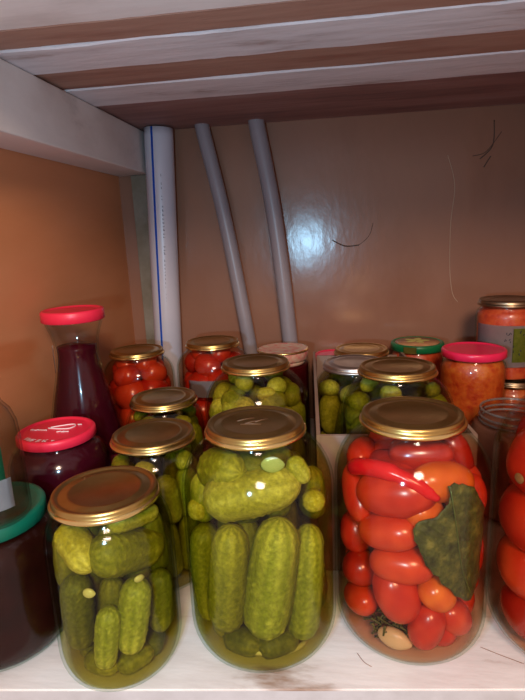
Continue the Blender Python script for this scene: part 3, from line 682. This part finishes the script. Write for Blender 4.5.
# ---- back row jars of tomatoes
JH = jar('tomato_jar', -.314, .781, .190, .057, 'gold-lidded tomato jar at the back left, behind the red juice carafe')
make_glass(JH, JH.e); tin_lid(JH, JH.e); make_fill('marinade', JH, JH.e, .182, 'brine_red')
ring_fill(JH, 'tomato', ['red', 'vermilion'], 'round tomato in the back left tomato jar behind the juice carafe', 'tomatoes in the back left jar', [(.032, 5, .0240, .050, 1), (.080, 5, .0245, .050, 1), (.125, 5, .0245, .050, 0), (.156, 4, .0190, .04, 0), (.172, 3, .0160, .036, 0)], 31, noun='round_tomato', hi=True)
JI = jar('tomato_jar', -.194, .803, .198, .060, 'gold-lidded tomato jar with a pale paper label in front of the grey pipes')
make_glass(JI, JI.e); tin_lid(JI, JI.e); make_fill('marinade', JI, JI.e, .190, 'brine_red')
ring_fill(JI, 'tomato', ['red', 'deep', 'red'], 'round tomato in the labelled back jar in front of the grey pipes', 'tomatoes in the labelled back jar', [(.034, 5, .0250, .050, 1), (.084, 5, .0255, .050, 1), (.130, 5, .0255, .050, 0), (.164, 4, .0190, .04, 0), (.180, 3, .0160, .036, 0)], 33, noun='round_tomato', hi=True)
def arc_label(name, j, parent, a0, a1, z0, z1, mat, off=.0004, n=16):
    bm = bmesh.new(); ro = [[], []]
    for i in range(n + 1):
        a = math.radians(a0 + (a1 - a0) * i / n)
        for q, z in enumerate((z0, z1)):
            rr = jar_r(j, z) + off
            ro[q].append(bm.verts.new((rr * math.cos(a), rr * math.sin(a), z)))
    for i in range(n): bm.faces.new((ro[0][i], ro[0][i + 1], ro[1][i + 1], ro[1][i]))
    bmesh.ops.solidify(bm, geom=bm.faces[:], thickness=-.00025)
    return obj(name, bm, mat, parent)
arc_label('paper_label', JI, JI.e, -118, -50, .122, .148, 'paper')

# ---- jam jar with decorated lid
JM = jar('jam_jar', -.086, .858, .171, .0455, 'dark red jam jar with a pink patterned lid before the right grey pipe', rn=.0385, hs=.014, zb=.012, rb=.036)
make_glass(JM, JM.e)
make_fill('jam', JM, JM.e, .146, 'jam')
pr = [(.0405, .1545), (.0425, .156), (.0428, .1695), (.0415, .1722), (.0395, .1724), (.036, .1716), (0, .1716)]
ld = obj('lid', lathe(pr, 48), 'pink_print', JM.e); ld['label'] = 'pink and white floral patterned lid'
obj('lid_edge', lathe([(.0420, .1685), (.0438, .1693), (.0440, .1710), (.0428, .1722), (.0405, .1722)], 48), 'gold_rim', ld)
obj('pink_fruit_layer', lathe([(.0, .1465), (.036, .1465), (.0375, .149), (.0372, .154), (0, .154)], 40), 'pink_print', JM.e)

# ---- small jar with pink lid peeping out behind the box
JP = jar('preserve_jar', .000, .937, .141, .040, 'small pink-lidded red preserve jar peeping out behind the cardboard box', rn=.034, hs=.014, zb=.012, rb=.032)
make_glass(JP, JP.e); make_fill('preserve', JP, JP.e, .128, 'caviar_red'); plastic_lid(JP, JP.e, 'pink_lid', .0355, .011)

# ---- green lidded and pink lidded spreads on the right
JQ = jar('vegetable_spread_jar', .143, .905, .168, .0455, 'red-orange spread jar with a green and yellow lid against the back board', rn=.0395, hs=.018, zb=.012, rb=.037)
make_glass(JQ, JQ.e); make_fill('vegetable_spread', JQ, JQ.e, .157, 'caviar_red')
ld = plastic_lid(JQ, JQ.e, 'green_print', .0445, .011); ld['label'] = 'green lid with a yellow patch and brown pattern'
obj('lid_pattern', lathe([(.0370, .1690), (.0370, .1695), (0, .1696)], 40), 'brown_print', ld)
fl = bmesh.new()
for k in range(5):
    a = k * 2 * PI / 5; pts = []
    for i in range(14):
        t = 2 * PI * i / 14; pts.append(fl.verts.new((.012 * math.cos(a) + (.010 * math.cos(t) * math.cos(a) - .006 * math.sin(t) * math.sin(a)), .006 + .012 * math.sin(a) + (.010 * math.cos(t) * math.sin(a) + .006 * math.sin(t) * math.cos(a)), .1699 + k * .00004)))
    fl.faces.new(pts)
obj('printed_flower', fl, 'yellow_print', ld, smooth=False)
bm = bmesh.new(); ro = [[], []]
for i in range(11):
    a = math.radians(-128 + 2.8 * i)
    for q, z in enumerate((.1575, .1682)): ro[q].append(bm.verts.new((.0449 * math.cos(a), .0449 * math.sin(a), z)))
for i in range(10): bm.faces.new((ro[0][i], ro[0][i + 1], ro[1][i + 1], ro[1][i]))
bmesh.ops.solidify(bm, geom=bm.faces[:], thickness=-.0003); obj('yellow_patch', bm, 'yellow_print', ld)
JR = jar('vegetable_spread_jar', .203, .775, .185, .0465, 'tall orange vegetable spread jar with a bright pink-red lid', rn=.0390, hs=.020, zb=.012, rb=.038)
make_glass(JR, JR.e); make_fill('vegetable_spread', JR, JR.e, .174, 'caviar'); plastic_lid(JR, JR.e, 'pink_lid', .0450, .0095)

# ---- stacked jars in the right corner
JT = jar('vegetable_spread_jar', .283, .850, .121, .0455, 'low orange spread jar in the right corner carrying another jar on its lid', rn=.0390, hs=.016, zb=.012, rb=.037)
make_glass(JT, JT.e); make_fill('vegetable_spread', JT, JT.e, .110, 'caviar'); tin_lid(JT, JT.e, 'dark_tin', 'dark_tin')
JS = jar('vegetable_spread_jar', .271, .850, .124, .0465, 'red spread jar with a floral paper label standing on top of another jar', rn=.0400, hs=.012, zb=.012, rb=.037, z=.1225)
make_glass(JS, JS.e); make_fill('vegetable_spread', JS, JS.e, .114, 'caviar_red'); tin_lid(JS, JS.e, 'dark_tin', 'dark_tin', R=.0445)
lb = arc_label('paper_label', JS, JS.e, -168, -30, .026, .090, 'paper')
arc_label('printed_flower', JS, lb, -96, -62, .034, .086, 'leafprint', off=.0009)
bm = bmesh.new(); rnd = random.Random(3)
for k in range(16):
    a = math.radians(rnd.uniform(-108, -74)); z = rnd.uniform(.044, .082); rr = .0465 + .0014
    q = Vector((rr * math.cos(a), rr * math.sin(a), z)); tg = Vector((-math.sin(a), math.cos(a), 0)) * rnd.uniform(-.003, .003)
    tube([q, q + tg * .6 + Vector((0, 0, rnd.uniform(-.001, .004))), q + tg + Vector((0, 0, rnd.uniform(-.004, .004)))], .0005, 4, bm)
obj('printed_flourish', bm, 'ink', lb)

# ---- open jar on the right
JU = jar('open_glass_jar', .224, .652, .138, .058, 'lidless glass jar of brownish marinade right of the cardboard box', rn=.0400, hs=.040, zb=.02)
make_glass(JU, JU.e, 'glass_clear'); make_fill('marinade', JU, JU.e, .117, 'murky')
bm = bmesh.new()
for zz, rr in ((.1365, .0402), (.128, .0408), (.1215, .0408)):
    pts = [((rr) * math.cos(2 * PI * k / 48), rr * math.sin(2 * PI * k / 48), zz) for k in range(49)]
    tube(pts, .0016, 8, bm, closed=False)
obj('thread_ring', bm, 'rim_glass', JU.e)

# ---- left: dark jar with red lid
JF = jar('compote_jar', -.315, .522, .156, .056, 'dark red compote jar with white lettering on its red lid, before the carafe', rn=.0400)
make_glass(JF, JF.e); make_fill('compote', JF, JF.e, .144, 'juice')
lidF = plastic_lid(JF, JF.e, 'red_lid', .0430, .009)
def text_mesh(s, size):
    cu = bpy.data.curves.new('t', 'FONT'); cu.body = s; cu.size = size; cu.extrude = .0001; cu.align_x = 'CENTER'; cu.align_y = 'CENTER'
    to = bpy.data.objects.new('t', cu); C.objects.link(to)
    dg = bpy.context.evaluated_depsgraph_get(); me = bpy.data.meshes.new_from_object(to.evaluated_get(dg))
    bpy.data.objects.remove(to); bpy.data.curves.remove(cu)
    bm = bmesh.new(); bm.from_mesh(me); bpy.data.meshes.remove(me); return bm
bm = bmesh.new()
for k, ch in enumerate('WEEK'):      # letters follow the near rim
    a = math.radians(-120 + 13 * k); t = text_mesh(ch, .0105)
    bmesh.ops.transform(t, matrix=Matrix.Translation((.0345 * math.cos(a), .0345 * math.sin(a), JF.h + .0013)) @ Matrix.Rotation(a + PI / 2, 4, 'Z'), verts=t.verts)
    me = bpy.data.meshes.new('x'); t.to_mesh(me); t.free(); bm.from_mesh(me); bpy.data.meshes.remove(me)
tri = [bm.verts.new((.0345 * math.cos(math.radians(a)) * k_, .0345 * math.sin(math.radians(a)) * k_, JF.h + .0011)) for a, k_ in ((-70, .95), (-63, 1.0), (-70, 1.06))]
bm.faces.new(tri)
obj('lettering', bm, 'white_print', lidF, smooth=False)['label'] = 'white lettering round the near rim'
z_ = JF.h + .0010
bm = tube(smooth_curve([(-.010, .006, z_), (-.002, .011, z_), (.012, .017, z_), (.017, .012, z_), (.014, .004, z_), (.004, .002, z_), (-.006, .003, z_), (-.012, .004, z_)], 5), .0007, 6)
rnd = random.Random(8)
for x0, x1, y in ((-.030, -.010, -.002), (.004, .018, -.006), (.018, .023, .016)):
    pts = [(x0 + (x1 - x0) * i / 14, y + rnd.uniform(-.0015, .0015), z_) for i in range(15)]
    tube(pts, .0006, 5, bm)
obj('printed_emblem', bm, 'white_print', lidF)['label'] = 'thin white swoosh emblem'

# ---- left: dark jar with green lid, small bottle standing on it
JD = jar('compote_jar', -.313, .390, .134, .0625, 'wide near-black compote jar with a green plastic lid at the left edge', rn=.0430, hs=.030)
make_glass(JD, JD.e); make_fill('compote', JD, JD.e, .124, 'compote_black'); plastic_lid(JD, JD.e, 'green_lid', .0495, .012)
bo = empty('glass_bottle', (-.2910, .372, .1362), 'small clear bottle with a green and white label standing on the green lid', 'bottle')
pr = [(0, .003), (.020, .002), (.026, .0008), (.0285, .004), (.0290, .009), (.0285, .070), (.0275, .084), (.024, .095), (.018, .103), (.0165, .110), (.0165, .122), (.0180, .1225), (.0180, .125), (.0150, .125), (.0145, .110), (.016, .102), (.022, .094), (.0255, .083), (.0265, .070), (.0270, .009), (.0265, .006), (0, .006)]
obj('glass_body', lathe(pr, 48), 'glass_clear', bo)
bm = bmesh.new()
def cyl_label(bm, R0, a0, a1, z0, z1, n=16):
    ro = [[], []]
    for i in range(n + 1):
        a = math.radians(a0 + (a1 - a0) * i / n)
        for q, z in enumerate((z0, z1)): ro[q].append(bm.verts.new((R0 * math.cos(a), R0 * math.sin(a), z)))
    for i in range(n): bm.faces.new((ro[0][i], ro[0][i + 1], ro[1][i + 1], ro[1][i]))
    bmesh.ops.solidify(bm, geom=bm.faces[:], thickness=-.0003)
    return bm
lb = obj('label', cyl_label(bmesh.new(), .0294, -160, -30, .044, .072), 'label_green', bo); lb['label'] = 'green upper label'
lb = obj('label', cyl_label(bmesh.new(), .0294, -160, -22, .018, .044), 'paper_blue', bo); lb['label'] = 'white lower label'
obj('stopper', lathe([(.0, .117), (.0140, .117), (.0142, .1255), (.0190, .1255), (.0192, .133), (.018, .134), (0, .134)], 32), 'cork', bo)

# ---- carafe of dark red juice
ca = empty('juice_carafe', (-.339, .638, 0), 'hourglass-necked glass carafe of dark red juice with a raspberry-red lid', 'carafe')
cp = [(.036, .001), (.047, .004), (.0525, .012), (.0540, .030), (.0535, .060), (.050, .095), (.0445, .130), (.0385, .160), (.0325, .186), (.0285, .208), (.0275, .222), (.0290, .238), (.0330, .252), (.0365, .262), (.0365, .270)]
cs = [(p.x, p.z) for p in smooth_curve([(a, 0, b) for a, b in cp], 4)]
inn = [(a - .002, max(b, .005)) for a, b in reversed(cs)]
obj('glass_body', lathe([(0, .003)] + cs + inn + [(0, .006)], 48), 'glass', ca)
obj('juice', lathe([(0, .0062)] + [(a - .0024, max(b, .0062)) for a, b in cs if b < .232] + [(0, .233)], 40), 'juice', ca)
jl = Jar(); jl.h = .277; jl.rn = .037
plastic_lid(jl, ca, 'red_lid', .0400, .013)
cl = obj('label', cyl_label(bmesh.new(), .0308, -168, -140, .196, .232, 8), 'paper', ca); cl['label'] = 'narrow pale label on the neck'
